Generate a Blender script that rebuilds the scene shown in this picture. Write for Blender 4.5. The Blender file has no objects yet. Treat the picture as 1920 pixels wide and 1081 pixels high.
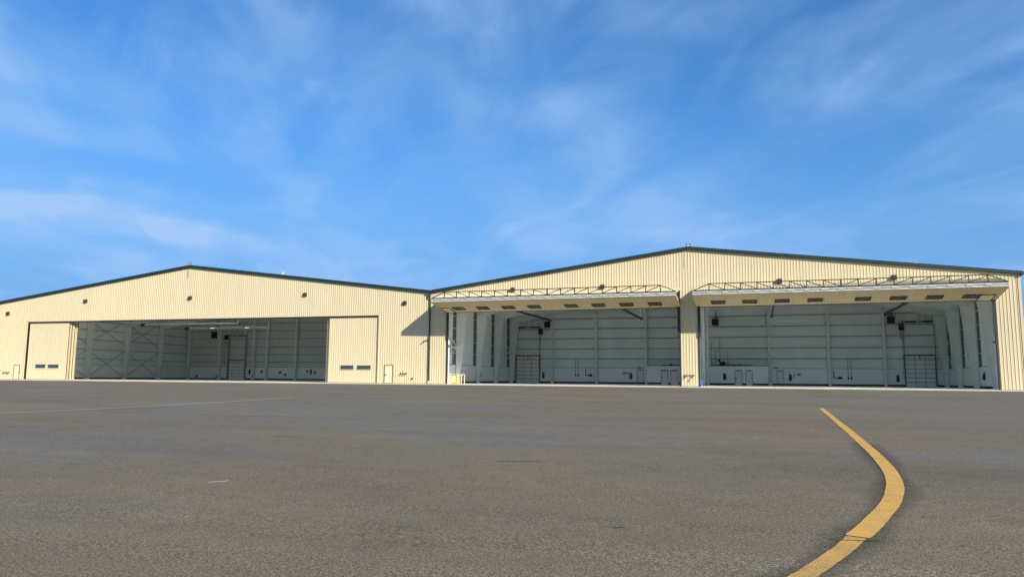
import bpy, math, random
from mathutils import Vector, Matrix
random.seed(7)
rad = math.radians
scn = bpy.context.scene
COL = scn.collection

# ------------------------------------------------------------------ camera
PITCH, ROLL, YAW = rad(6.866), rad(0.448), rad(-18.679)
F = Vector((math.sin(YAW)*math.cos(PITCH), math.cos(YAW)*math.cos(PITCH), math.sin(PITCH)))
R0 = Vector((math.cos(YAW), -math.sin(YAW), 0)); U0 = R0.cross(F)
RR = R0*math.cos(ROLL) + U0*math.sin(ROLL); UU = -R0*math.sin(ROLL) + U0*math.cos(ROLL)
cd = bpy.data.cameras.new('camera'); cam = bpy.data.objects.new('camera', cd); COL.objects.link(cam)
M3 = Matrix((RR, UU, -F)).transposed()
cam.matrix_world = Matrix.Translation((38.756, -83.179, 0.793)) @ M3.to_4x4()
cd.sensor_width = 36; cd.lens = 1388.1/1920*36; cd.clip_start = 0.05; cd.clip_end = 20000
scn.camera = cam

# ------------------------------------------------------------------ sky, sun, exposure
SUN = Vector((6.03, -4.39, 3.62)).normalized()
ELEV = math.asin(SUN.z); AZ = math.atan2(SUN.x, SUN.y)
w = bpy.data.worlds.new('World'); scn.world = w; w.use_nodes = True
nt = w.node_tree; nt.nodes.clear()
def N(t, typ, **k):
    n = t.nodes.new(typ)
    for a, b in k.items(): setattr(n, a, b)
    return n
out = N(nt, 'ShaderNodeOutputWorld'); bg = N(nt, 'ShaderNodeBackground'); bg.inputs[1].default_value = 0.10
sky = N(nt, 'ShaderNodeTexSky'); sky.sky_type = 'NISHITA'; sky.sun_disc = False
sky.sun_elevation = ELEV; sky.sun_rotation = AZ; sky.air_density = 0.85; sky.dust_density = 0.0; sky.ozone_density = 3.0; sky.altitude = 300
hs = N(nt, 'ShaderNodeHueSaturation'); hs.inputs['Saturation'].default_value = 1.3; hs.inputs['Hue'].default_value = 0.503
nt.links.new(sky.outputs[0], hs.inputs['Color'])
# thin cirrus: streaky noise on the plane of the cloud layer
tc = N(nt, 'ShaderNodeTexCoord'); sep = N(nt, 'ShaderNodeSeparateXYZ'); nt.links.new(tc.outputs['Generated'], sep.inputs[0])
def math_(t, op, a, b=None, clamp=False):
    n = N(t, 'ShaderNodeMath', operation=op); n.use_clamp = clamp
    for i, v in enumerate((a, b)):
        if v is None: continue
        if isinstance(v, (int, float)): n.inputs[i].default_value = v
        else: t.links.new(v, n.inputs[i])
    return n.outputs[0]
zz = math_(nt, 'ADD', math_(nt, 'MAXIMUM', sep.outputs[2], 0.0), 0.10)
cx = math_(nt, 'DIVIDE', sep.outputs[0], zz); cy = math_(nt, 'DIVIDE', sep.outputs[1], zz)
cmb = N(nt, 'ShaderNodeCombineXYZ'); nt.links.new(cx, cmb.inputs[0]); nt.links.new(cy, cmb.inputs[1])
def cloud(rot, scale, loc, detail, dist, lo, hi):
    mp = N(nt, 'ShaderNodeMapping', vector_type='TEXTURE'); mp.inputs['Rotation'].default_value = (0, 0, rad(rot)); mp.inputs['Scale'].default_value = scale
    mp.inputs['Location'].default_value = loc
    nt.links.new(cmb.outputs[0], mp.inputs[0])
    nz = N(nt, 'ShaderNodeTexNoise'); nz.inputs['Scale'].default_value = 1; nz.inputs['Detail'].default_value = detail
    nz.inputs['Roughness'].default_value = 0.52; nz.inputs['Distortion'].default_value = dist
    nt.links.new(mp.outputs[0], nz.inputs['Vector'])
    mr = N(nt, 'ShaderNodeMapRange'); mr.interpolation_type = 'SMOOTHSTEP'
    mr.inputs[1].default_value = lo; mr.inputs[2].default_value = hi
    nt.links.new(nz.outputs[0], mr.inputs[0]); return mr.outputs[0]
wn = N(nt, 'ShaderNodeTexNoise'); wn.inputs['Scale'].default_value = 2.6; wn.inputs['Detail'].default_value = 7; nt.links.new(cmb.outputs[0], wn.inputs['Vector'])
wv = N(nt, 'ShaderNodeVectorMath', operation='MULTIPLY_ADD'); wv.inputs[1].default_value = (0.55, 0.55, 0); nt.links.new(wn.outputs['Color'], wv.inputs[0]); nt.links.new(cmb.outputs[0], wv.inputs[2])
def bank(loc, rot, scale):      # one ragged patch of the cloud layer
    mp = N(nt, 'ShaderNodeMapping', vector_type='TEXTURE'); mp.inputs['Rotation'].default_value = (0, 0, rad(rot)); mp.inputs['Scale'].default_value = (*scale, 1)
    mp.inputs['Location'].default_value = (loc[0]+0.275, loc[1]+0.275, 0); nt.links.new(wv.outputs[0], mp.inputs[0])
    ln = N(nt, 'ShaderNodeVectorMath', operation='LENGTH'); nt.links.new(mp.outputs[0], ln.inputs[0])
    r = N(nt, 'ShaderNodeMapRange'); r.interpolation_type = 'SMOOTHSTEP'; r.inputs[1].default_value = 1.0; r.inputs[2].default_value = 0.1; nt.links.new(ln.outputs['Value'], r.inputs[0]); return r.outputs[0]
b1 = bank((-2.62, 2.25), 63, (1.0, 0.36)); b2 = bank((-2.06, 1.95), 56, (0.75, 0.24))
c1 = cloud(112, (2.0, 0.85, 1), (0.6, 0.3, 0), 5, 0.7, 0.32, 0.72)     # broad veils drawn out along the wind
c2 = cloud(124, (0.8, 0.34, 1), (1.7, 4.2, 2), 9, 0.8, 0.36, 0.74)      # finer fibres
c3 = cloud(60, (1.4, 1.0, 1), (1.0, 7.0, 4), 4, 0.5, 0.30, 0.62)        # clear gaps
mx = math_(nt, 'ADD', math_(nt, 'MULTIPLY', c1, 0.46), math_(nt, 'MULTIPLY', c2, 0.42))
mx = math_(nt, 'MULTIPLY', math_(nt, 'ADD', mx, 0.06), math_(nt, 'ADD', math_(nt, 'MULTIPLY', c3, 0.70), 0.30), True)
mx = math_(nt, 'MULTIPLY', mx, math_(nt, 'SUBTRACT', 1.0, math_(nt, 'MULTIPLY', b2, 0.85)))
mx = math_(nt, 'ADD', mx, math_(nt, 'MULTIPLY', math_(nt, 'MULTIPLY', b1, math_(nt, 'ADD', c2, 0.6)), 0.75), True)
mix = N(nt, 'ShaderNodeMix', data_type='RGBA'); mix.inputs[7].default_value = (2.05, 3.3, 5.3, 1)
nt.links.new(mx, mix.inputs[0])
# pale haze low over the horizon, under the cirrus
hz = N(nt, 'ShaderNodeMapRange'); hz.interpolation_type = 'SMOOTHSTEP'; hz.inputs[1].default_value = 0.46; hz.inputs[2].default_value = 0.02; hz.inputs[4].default_value = 0.95
nt.links.new(sep.outputs[2], hz.inputs[0])
hm = N(nt, 'ShaderNodeMix', data_type='RGBA'); hm.inputs[7].default_value = (0.78, 2.0, 4.2, 1)
nt.links.new(hz.outputs[0], hm.inputs[0]); nt.links.new(hs.outputs[0], hm.inputs[6]); nt.links.new(hm.outputs[2], mix.inputs[6])
nt.links.new(mix.outputs[2], bg.inputs[0]); nt.links.new(bg.outputs[0], out.inputs[0])
sd = bpy.data.lights.new('sun', 'SUN'); sd.energy = 3.7; sd.angle = rad(0.53); sd.color = (1.0, 0.93, 0.82)
sun = bpy.data.objects.new('sun', sd); COL.objects.link(sun); sun.location = (60, -60, 60)
sun.rotation_euler = SUN.to_track_quat('Z', 'Y').to_euler()
vs = scn.view_settings; vs.view_transform = 'Standard'; vs.look = 'None'; vs.gamma = 1; vs.exposure = 0.82; vs.use_curve_mapping = False
scn.render.engine = 'CYCLES'; scn.cycles.max_bounces = 14; scn.cycles.diffuse_bounces = 12; scn.cycles.use_denoising = True

# ------------------------------------------------------------------ materials
MATS = {}
def mat(name, col, rough=0.6, metal=0.0, var=0.06, nscale=3.0, stretch=(1, 1, 1), rnd=0.0, bump=0.0, bscale=40, dirt=None, spec=0.5, coords='Object'):
    m = bpy.data.materials.new(name); m.use_nodes = True; t = m.node_tree; b = t.nodes['Principled BSDF']
    b.inputs['Roughness'].default_value = rough; b.inputs['Metallic'].default_value = metal
    b.inputs['Specular IOR Level'].default_value = spec
    tcn = N(t, 'ShaderNodeTexCoord'); mp = N(t, 'ShaderNodeMapping'); mp.inputs['Scale'].default_value = stretch
    t.links.new(tcn.outputs[coords], mp.inputs[0])
    nz = N(t, 'ShaderNodeTexNoise'); nz.inputs['Scale'].default_value = nscale; nz.inputs['Detail'].default_value = 6
    t.links.new(mp.outputs[0], nz.inputs['Vector'])
    mr = N(t, 'ShaderNodeMapRange'); mr.inputs[1].default_value = 0.3; mr.inputs[2].default_value = 0.7
    mr.inputs[3].default_value = 1-var; mr.inputs[4].default_value = 1+var
    t.links.new(nz.outputs[0], mr.inputs[0]); v = mr.outputs[0]
    if rnd:
        oi = N(t, 'ShaderNodeObjectInfo'); r2 = N(t, 'ShaderNodeMapRange'); r2.inputs[3].default_value = 1-rnd; r2.inputs[4].default_value = 1+rnd
        t.links.new(oi.outputs['Random'], r2.inputs[0]); v = math_(t, 'MULTIPLY', v, r2.outputs[0])
    vm = N(t, 'ShaderNodeVectorMath', operation='SCALE'); vm.inputs[0].default_value = col; t.links.new(v, vm.inputs['Scale'])
    c = vm.outputs[0]
    if dirt:
        n2 = N(t, 'ShaderNodeTexNoise'); n2.inputs['Scale'].default_value = dirt[1]; n2.inputs['Detail'].default_value = 8
        t.links.new(mp.outputs[0], n2.inputs['Vector'])
        r3 = N(t, 'ShaderNodeMapRange'); r3.inputs[1].default_value = dirt[2]; r3.inputs[2].default_value = dirt[3]; r3.inputs[4].default_value = dirt[4]
        t.links.new(n2.outputs[0], r3.inputs[0])
        mxn = N(t, 'ShaderNodeMix', data_type='RGBA'); mxn.inputs[7].default_value = (*dirt[0], 1)
        t.links.new(r3.outputs[0], mxn.inputs[0]); t.links.new(c, mxn.inputs[6]); c = mxn.outputs[2]
    t.links.new(c, b.inputs['Base Color'])
    if bump:
        n3 = N(t, 'ShaderNodeTexNoise'); n3.inputs['Scale'].default_value = bscale; n3.inputs['Detail'].default_value = 3
        t.links.new(tcn.outputs[coords], n3.inputs['Vector'])
        bp = N(t, 'ShaderNodeBump'); bp.inputs['Strength'].default_value = bump; bp.inputs['Distance'].default_value = 0.01
        t.links.new(n3.outputs[0], bp.inputs['Height']); t.links.new(bp.outputs[0], b.inputs['Normal'])
    MATS[name] = m; return m
CREAM = mat('cream_siding', (0.605, 0.52, 0.322), 0.55, var=0.03, nscale=0.9, stretch=(3, 1, 0.35), rnd=0.02, dirt=((0.50, 0.42, 0.255), 1.6, 0.62, 0.85, 0.35), spec=0.3)
TRIM = mat('cream_trim', (0.615, 0.53, 0.33), 0.5, var=0.03, rnd=0.02, spec=0.3)
GREEN = mat('green_trim', (0.007, 0.030, 0.024), 0.55, var=0.12)
ROOF = mat('roof_metal', (0.05, 0.10, 0.09), 0.45, var=0.1)
DARK = mat('dark_steel', (0.028, 0.030, 0.032), 0.5, var=0.15)
TRUSS = mat('truss_paint', (0.018, 0.018, 0.017), 0.5, var=0.15)
BLACK = mat('black_rubber', (0.012, 0.013, 0.014), 0.6, var=0.2)
GALV = mat('weathered_white', (0.52, 0.51, 0.46), 0.5, var=0.18, nscale=1.6, stretch=(2.2, 1, 4), dirt=((0.35, 0.34, 0.31), 3.0, 0.55, 0.75, 0.6))
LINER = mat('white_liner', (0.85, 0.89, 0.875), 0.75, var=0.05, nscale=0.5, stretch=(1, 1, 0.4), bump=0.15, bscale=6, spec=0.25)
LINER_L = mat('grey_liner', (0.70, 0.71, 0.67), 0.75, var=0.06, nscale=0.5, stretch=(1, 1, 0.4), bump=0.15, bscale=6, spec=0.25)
WAINS = mat('white_wainscot', (0.90, 0.92, 0.88), 0.6, var=0.03, nscale=0.6, spec=0.3)
STEEL = mat('grey_frame_steel', (0.78, 0.81, 0.78), 0.5, var=0.05, nscale=0.7, spec=0.35)
GIRT = mat('girt_steel', (0.20, 0.215, 0.20), 0.55, var=0.06)
DOORW = mat('white_door', (0.82, 0.82, 0.79), 0.5, var=0.03)
DOORC = mat('cream_door', (0.74, 0.64, 0.40), 0.5, var=0.03)
CONC = mat('concrete', (0.62, 0.55, 0.40), 0.8, var=0.1, nscale=0.8, dirt=((0.40, 0.36, 0.28), 0.7, 0.5, 0.75, 0.5), bump=0.2, bscale=30)
FLOOR = mat('floor_concrete', (0.88, 0.88, 0.85), 0.4, var=0.04, nscale=0.3)
MIDG = mat('mid_grey_steel', (0.42, 0.43, 0.41), 0.5, var=0.06)
DSTRIP = mat('dark_grey_strip', (0.17, 0.175, 0.16), 0.9, var=0.12)
DOOR_LIT = mat('white_door_warm_bounce', (0.88, 0.80, 0.72), 0.5, var=0.03, rnd=0.03)  # pinkish reflected light put into the white door colour
YELLOW = mat('safety_yellow', (0.80, 0.52, 0.10), 0.5, var=0.06)
PALEY = mat('pale_yellow', (0.80, 0.66, 0.34), 0.5, var=0.06)
BLUE = mat('blue_plastic', (0.03, 0.22, 0.75), 0.5, var=0.05)
RED = mat('red_paint', (0.06, 0.012, 0.010), 0.4, var=0.05)
BRASS = mat('brass', (0.45, 0.30, 0.12), 0.4, metal=0.6)
STRAW = mat('faded_strap', (0.42, 0.36, 0.21), 0.7, var=0.1)
HILL = mat('hazy_hill_forest', (0.045, 0.10, 0.12), 0.95, var=0.25, nscale=0.01)  # blue haze of distance put into the forest colour
def glass(name, col, rough):
    m = mat(name, col, rough, var=0.1, nscale=1.5, spec=0.4); return m
GLASS = glass('window_glass', (0.05, 0.06, 0.06), 0.06)
LENS = glass('lamp_lens', (0.06, 0.06, 0.055), 0.35)

def asphalt():
    m = bpy.data.materials.new('asphalt'); m.use_nodes = True; t = m.node_tree; b = t.nodes['Principled BSDF']
    b.inputs['Roughness'].default_value = 0.92; b.inputs['Specular IOR Level'].default_value = 0.15
    tcn = N(t, 'ShaderNodeTexCoord'); P = tcn.outputs['Object']
    def nz(scale, det, stretch=(1, 1, 1), rough=0.5, dist=0):
        mp = N(t, 'ShaderNodeMapping'); mp.inputs['Scale'].default_value = stretch; t.links.new(P, mp.inputs[0])
        n = N(t, 'ShaderNodeTexNoise'); n.inputs['Scale'].default_value = scale; n.inputs['Detail'].default_value = det
        n.inputs['Roughness'].default_value = rough; n.inputs['Distortion'].default_value = dist; t.links.new(mp.outputs[0], n.inputs['Vector']); return n.outputs[0]
    def mr(x, a, b_, c, d, smooth=False):
        n = N(t, 'ShaderNodeMapRange'); n.inputs[1].default_value = a; n.inputs[2].default_value = b_; n.inputs[3].default_value = c; n.inputs[4].default_value = d
        if smooth: n.interpolation_type = 'SMOOTHSTEP'
        t.links.new(x, n.inputs[0]); return n.outputs[0]
    fine = nz(72, 2, rough=0.6); mid = nz(30, 3); big = nz(0.22, 5, (0.5, 1.0, 1), 0.6, 0.5); tone = nz(0.07, 6, (0.6, 1.2, 1), 0.65, 1.0)
    seam = nz(0.9, 4, (0.05, 1.0, 1), 0.6); med = nz(2.2, 5)
    v = math_(t, 'MULTIPLY', mr(fine, 0.3, 0.7, 0.15, 1.9), mr(mid, 0.3, 0.7, 0.70, 1.30))
    v = math_(t, 'MULTIPLY', v, mr(big, 0.3, 0.7, 0.86, 1.12)); v = math_(t, 'MULTIPLY', v, mr(seam, 0.3, 0.7, 0.92, 1.07))
    v = math_(t, 'MULTIPLY', v, mr(med, 0.3, 0.7, 0.94, 1.06))
    cr = N(t, 'ShaderNodeMix', data_type='RGBA'); cr.inputs[6].default_value = (0.173, 0.142, 0.095, 1); cr.inputs[7].default_value = (0.161, 0.143, 0.112, 1)
    t.links.new(mr(tone, 0.44, 0.60, 0, 1, True), cr.inputs[0])
    vm = N(t, 'ShaderNodeVectorMath', operation='SCALE'); t.links.new(cr.outputs[2], vm.inputs[0]); t.links.new(v, vm.inputs['Scale'])
    # scattered pale chips of stone
    vo = N(t, 'ShaderNodeTexVoronoi'); vo.inputs['Scale'].default_value = 42; t.links.new(P, vo.inputs['Vector'])
    chip = mr(vo.outputs['Distance'], 0.10, 0.22, 0.5, 0.0)
    sel = N(t, 'ShaderNodeSeparateColor'); t.links.new(vo.outputs['Color'], sel.inputs[0])
    chip = math_(t, 'MULTIPLY', chip, mr(sel.outputs[0], 0.62, 0.7, 0, 1))
    c2_ = N(t, 'ShaderNodeMix', data_type='RGBA'); c2_.inputs[7].default_value = (0.34, 0.32, 0.28, 1)
    t.links.new(chip, c2_.inputs[0]); t.links.new(vm.outputs[0], c2_.inputs[6])
    t.links.new(c2_.outputs[2], b.inputs['Base Color'])
    bp = N(t, 'ShaderNodeBump'); bp.inputs['Strength'].default_value = 0.55; bp.inputs['Distance'].default_value = 0.006
    t.links.new(math_(t, 'ADD', fine, mid), bp.inputs['Height']); t.links.new(bp.outputs[0], b.inputs['Normal'])
    return m
ASPH = asphalt()

def paint_mat(name, col, lo, hi, wear, base=(0.13, 0.12, 0.10)):
    m = bpy.data.materials.new(name); m.use_nodes = True; t = m.node_tree; b = t.nodes['Principled BSDF']
    b.inputs['Roughness'].default_value = 0.75; b.inputs['Specular IOR Level'].default_value = 0.2
    tcn = N(t, 'ShaderNodeTexCoord')
    n = N(t, 'ShaderNodeTexNoise'); n.inputs['Scale'].default_value = 70; n.inputs['Detail'].default_value = 4; t.links.new(tcn.outputs['Object'], n.inputs['Vector'])
    n2 = N(t, 'ShaderNodeTexNoise'); n2.inputs['Scale'].default_value = 3; n2.inputs['Detail'].default_value = 5; t.links.new(tcn.outputs['Object'], n2.inputs['Vector'])
    s = math_(t, 'ADD', math_(t, 'MULTIPLY', n.outputs[0], 0.7), math_(t, 'MULTIPLY', n2.outputs[0], 0.3))
    r = N(t, 'ShaderNodeMapRange'); r.inputs[1].default_value = lo; r.inputs[2].default_value = hi; r.inputs[4].default_value = wear; t.links.new(s, r.inputs[0])
    mxn = N(t, 'ShaderNodeMix', data_type='RGBA'); mxn.inputs[6].default_value = (*col, 1); mxn.inputs[7].default_value = (*base, 1)
    t.links.new(r.outputs[0], mxn.inputs[0]); t.links.new(mxn.outputs[2], b.inputs['Base Color'])
    bp = N(t, 'ShaderNodeBump'); bp.inputs['Strength'].default_value = 0.4; bp.inputs['Distance'].default_value = 0.005
    t.links.new(n.outputs[0], bp.inputs['Height']); t.links.new(bp.outputs[0], b.inputs['Normal'])
    return m
LINE = paint_mat('yellow_line_paint', (0.72, 0.395, 0.080), 0.47, 0.64, 0.6)
LINEB = paint_mat('yellow_line_paint_older', (0.68, 0.38, 0.082), 0.43, 0.60, 0.7)
FADED = paint_mat('faded_line_paint', (0.60, 0.49, 0.28), 0.46, 0.68, 0.7, (0.16, 0.15, 0.125))
def stain_mat(name, col, amount, scale):
    m = bpy.data.materials.new(name); m.use_nodes = True; t = m.node_tree; b = t.nodes['Principled BSDF']
    b.inputs['Roughness'].default_value = 0.95; b.inputs['Base Color'].default_value = (*col, 1); b.inputs['Specular IOR Level'].default_value = 0.1
    tcn = N(t, 'ShaderNodeTexCoord'); uv = N(t, 'ShaderNodeSeparateXYZ'); t.links.new(tcn.outputs['UV'], uv.inputs[0])
    n = N(t, 'ShaderNodeTexNoise'); n.inputs['Scale'].default_value = scale; n.inputs['Detail'].default_value = 7; n.inputs['Roughness'].default_value = 0.65
    t.links.new(tcn.outputs['Object'], n.inputs['Vector'])
    e = math_(t, 'SUBTRACT', 1.0, math_(t, 'ABSOLUTE', math_(t, 'SUBTRACT', math_(t, 'MULTIPLY', uv.outputs[0], 2.0), 1.0)))
    s = math_(t, 'MULTIPLY', e, n.outputs[0]); r = N(t, 'ShaderNodeMapRange'); r.inputs[1].default_value = 0.05; r.inputs[2].default_value = 0.5; r.inputs[4].default_value = amount
    t.links.new(s, r.inputs[0]); t.links.new(r.outputs[0], b.inputs['Alpha']); return m
STAIN = stain_mat('dark_seal_border', (0.055, 0.049, 0.040), 0.45, 7)

# ------------------------------------------------------------------ mesh helpers
class MB:
    def __init__(s): s.v = []; s.f = []
    def add(s, vs, fs):
        o = len(s.v); s.v += [tuple(p) for p in vs]; s.f += [tuple(i+o for i in f) for f in fs]; return s
    def box(s, x0, x1, y0, y1, z0, z1):
        return s.add([(x, y, z) for z in (z0, z1) for y in (y0, y1) for x in (x0, x1)],
                     [(0, 2, 3, 1), (4, 5, 7, 6), (0, 1, 5, 4), (1, 3, 7, 5), (3, 2, 6, 7), (2, 0, 4, 6)])
    def bar(s, p, q, a, b, up=(0, 0, 1)):     # rectangular bar p->q, a = width across, b = depth along up
        p, q = Vector(p), Vector(q); d = (q-p).normalized(); u = Vector(up)
        if abs(d.dot(u)) > 0.99: u = Vector((0, 1, 0))
        r = d.cross(u).normalized(); u = r.cross(d)
        vs_ = [c + r*i*a/2 + u*j*b/2 for c in (p, q) for i, j in ((-1, -1), (1, -1), (1, 1), (-1, 1))]
        return s.add(vs_, [(0, 1, 2, 3), (7, 6, 5, 4), (0, 4, 5, 1), (1, 5, 6, 2), (2, 6, 7, 3), (3, 7, 4, 0)])
    def tube(s, p, q, r0, r1=None, n=8):
        r1 = r0 if r1 is None else r1
        p, q = Vector(p), Vector(q); d = (q-p).normalized(); u = Vector((0, 0, 1)) if abs(d.z) < .9 else Vector((1, 0, 0))
        a = d.cross(u).normalized(); b = d.cross(a)
        vs_ = [c + (a*math.cos(2*math.pi*k/n) + b*math.sin(2*math.pi*k/n))*r for c, r in ((p, r0), (q, r1)) for k in range(n)]
        return s.add(vs_, [(k, (k+1) % n, n+(k+1) % n, n+k) for k in range(n)] + [tuple(range(n))[::-1], tuple(range(n, 2*n))])
    def prism(s, poly, axis, a, b):           # extrude a polygon (u,v) along axis
        def P(u, v, t): return {'x': (t, u, v), 'y': (u, t, v), 'z': (u, v, t)}[axis]
        n = len(poly)
        return s.add([P(u, v, t) for t in (a, b) for u, v in poly],
                     [tuple(range(n))[::-1], tuple(range(n, 2*n))] + [(k, (k+1) % n, n+(k+1) % n, n+k) for k in range(n)])
    def mesh(s, name, m, uv=None):
        me = bpy.data.meshes.new(name); me.from_pydata(s.v, [], s.f); me.materials.append(m)
        import bmesh as _b
        bm = _b.new(); bm.from_mesh(me); _b.ops.recalc_face_normals(bm, faces=bm.faces[:]); bm.to_mesh(me); bm.free()
        return me
    def build(s, name, m, parent=None, loc=None):
        o = bpy.data.objects.new(name, s.mesh(name, m)); COL.objects.link(o)
        if parent: o.parent = parent
        if loc: o.location = loc
        return o
def inst(name, me, parent=None, loc=(0, 0, 0), rot=(0, 0, 0)):
    o = bpy.data.objects.new(name, me); COL.objects.link(o); o.location = loc; o.rotation_euler = rot
    if parent: o.parent = parent
    return o
def tag(o, label, cat, group=None):
    o['label'] = label; o['category'] = cat
    if group: o['group'] = group
    return o
def empty(name, label, cat, loc=(0, 0, 0), rz=0, group=None):
    o = bpy.data.objects.new(name, None); COL.objects.link(o); o.location = loc; o.rotation_euler = (0, 0, rz); o.empty_display_size = 0.3
    return tag(o, label, cat, group)
def structure(o): o['kind'] = 'structure'; return o

# ------------------------------------------------------------------ ground
SLOPE = 0.010307
def gz(y): return -0.03 - SLOPE*min(max(0.0, -3-y), 200)
ys = [9000, 60, -3, -43, -203, -9000]; xs = [-9000, -400, 0, 80, 400, 9000]
g = MB(); nx = len(xs)
g.add([(x, y, gz(y)) for y in ys for x in xs], [(j*nx+i, j*nx+i+1, (j+1)*nx+i+1, (j+1)*nx+i) for j in range(len(ys)-1) for i in range(nx-1)])
ground = structure(g.build('ground', ASPH))
AL = rad(1.60); cA, sA = math.cos(AL), math.sin(AL)
def Lw(x, y, z=0): return (x*cA - y*sA, x*sA + y*cA, z)
# concrete strip in front of both buildings, cast in bays with joints
strip = MB()
for i in range(24):
    a, b = -76+i*6.1, -76+(i+1)*6.1-0.03
    if b > 70.5: break
    def fy(x): return x*sA/cA if x < 0 else 0.0
    P = [(a, fy(a)-6.3), (b, fy(b)-6.3), (b, fy(b)-0.0), (a, fy(a)-0.0)]
    strip.add([(x, y, gz(y)+0.015) for x, y in P] + [(x, y, gz(y)-0.2) for x, y in P], [(0, 1, 2, 3), (0, 4, 5, 1), (1, 5, 6, 2), (2, 6, 7, 3), (3, 7, 4, 0)])
structure(strip.build('pavement', CONC))

def ribbon(name, pts, width, m, dz, uv=False, jag=0.0):
    # smooth the path
    P = [Vector(p) for p in pts]; Q = []
    for i in range(len(P)-1):
        p0, p1, p2, p3 = P[max(i-1, 0)], P[i], P[i+1], P[min(i+2, len(P)-1)]
        n = 8
        for k in range(n):
            t = k/n; Q.append(0.5*((2*p1)+(-p0+p2)*t+(2*p0-5*p1+4*p2-p3)*t*t+(-p0+3*p1-3*p2+p3)*t**3))
    Q.append(P[-1]); vs_, fs, uvs = [], [], []
    for i, q in enumerate(Q):
        d = (Q[min(i+1, len(Q)-1)]-Q[max(i-1, 0)]).normalized(); n_ = Vector((-d.y, d.x))
        wl = width(i/(len(Q)-1)) if callable(width) else width
        a = q + n_*(wl/2+random.uniform(-jag, jag)); b = q - n_*(wl/2+random.uniform(-jag, jag))
        vs_ += [(a.x, a.y, gz(a.y)+dz), (b.x, b.y, gz(b.y)+dz)]
    fs = [(2*i, 2*i+1, 2*i+3, 2*i+2) for i in range(len(Q)-1)]
    me = bpy.data.meshes.new(name); me.from_pydata(vs_, [], fs); me.materials.append(m)
    if uv:
        l = me.uv_layers.new(name='UVMap')
        for li, lp in enumerate(me.loops): l.data[li].uv = (lp.vertex_index % 2, 0.5)
    o = bpy.data.objects.new(name, me); COL.objects.link(o); return structure(o)
lineA = [(41.21, -46.42), (41.06, -55.12), (40.98, -60.23), (40.91, -63.73), (40.85, -66.28), (40.78, -67.97), (40.72, -69.08), (40.62, -70.16), (40.49, -71.16), (40.31, -72.16), (40.16, -72.82), (39.98, -73.49), (39.74, -74.35), (39.60, -74.78)]
lineB = [(39.588, -74.815), (39.41, -75.41), (39.2, -76.01), (39.01, -76.52), (38.7, -77.3), (38.2, -78.4), (37.6, -79.5)]
ribbon('tarmac_stain', lineA[3:] + lineB[1:], lambda t: 0.72+0.16*math.sin(t*23), STAIN, 0.004, uv=True)
ribbon('painted_line', lineA, lambda t: 0.205+0.032*min(1, t*1.6), LINE, 0.008, jag=0.004)
ribbon('painted_line', lineB, 0.185, LINEB, 0.008, jag=0.004)
ribbon('painted_line', [(11.6, -66), (12.05, -63.0), (12.6, -60.34), (12.95, -57.41), (12.85, -52.65), (12.54, -45.6)], lambda t: 0.20-0.06*t, FADED, 0.008)

CRACK = stain_mat('scuff', (0.03, 0.028, 0.024), 0.9, 14)
for a, b, w_ in (((27.30, -67.42), (27.80, -67.24), 0.10), ((39.42, -75.02), (39.80, -74.92), 0.05), ((37.2, -75.2), (37.32, -75.16), 0.05), ((34.1, -70.2), (34.9, -70.0), 0.09)):
    m_ = ((a[0]+b[0])/2+random.uniform(-.02, .02), (a[1]+b[1])/2+random.uniform(-.02, .02))
    ribbon('tarmac_stain', [a, m_, b], w_, CRACK, 0.005 if w_ > 0.2 else 0.011, uv=True)

# distant wooded hills
hl = MB(); random.seed(3); pts = []; n = 120
for i in range(n+1):
    a = rad(-75+150*i/n); d = 4200
    h = 150+70*math.sin(i*0.21+1)+45*math.sin(i*0.53)+18*math.sin(i*1.37)+random.uniform(-6, 6)
    pts.append((math.sin(a), math.cos(a), h))
vs_ = []
for s, c, h in pts: vs_ += [(s*3000, c*3000, -2), (s*3600, c*3600, h*0.55), (s*4300, c*4300, h), (s*5200, c*5200, -2)]
hl.add(vs_, [(4*i+k, 4*i+k+1, 4*i+5+k, 4*i+4+k) for i in range(n) for k in range(3)])
structure(hl.build('hills', HILL))

# ------------------------------------------------------------------ corrugated siding
PITCH_R, RIBH = 0.3048, 0.038
def rib_profile(x0, x1, origin=0.0, h=RIBH):
    """list of (x, proud) between x0 and x1 for a ribbed sheet whose ribs sit every PITCH_R from origin"""
    P = []
    k0 = math.floor((x0-origin)/PITCH_R)-1; k1 = math.ceil((x1-origin)/PITCH_R)+1
    for k in range(k0, k1):
        c = origin+(k+0.5)*PITCH_R
        P += [(c-0.052, 0), (c-0.022, h), (c+0.022, h), (c+0.052, 0)]
    def ev(x):
        for (xa, ya), (xb, yb) in zip(P, P[1:]):
            if xa <= x <= xb: return ya+(yb-ya)*(x-xa)/(xb-xa) if xb > xa else ya
        return 0
    return [(x0, ev(x0))] + [p for p in P if x0+1e-4 < p[0] < x1-1e-4] + [(x1, ev(x1))]
def wall_sheet(x0, x1, bot, top, y, cuts):
    """one metal sheet of a front wall; bot(x)/top(x) heights, cuts = x positions where bot jumps"""
    mb = MB(); ed = [x0]+[c for c in sorted(cuts) if x0+0.01 < c < x1-0.01]+[x1]
    for a, b in zip(ed, ed[1:]):
        pr = rib_profile(a, b); mid = (a+b)/2; zb = bot(mid)
        vs_ = []
        for x, d in pr: vs_ += [(x, y-d, zb), (x, y-d, top(x))]
        mb.add(vs_, [(2*i, 2*i+2, 2*i+3, 2*i+1) for i in range(len(pr)-1)])
        zm = [z for z in (0,)]
    return mb
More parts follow.
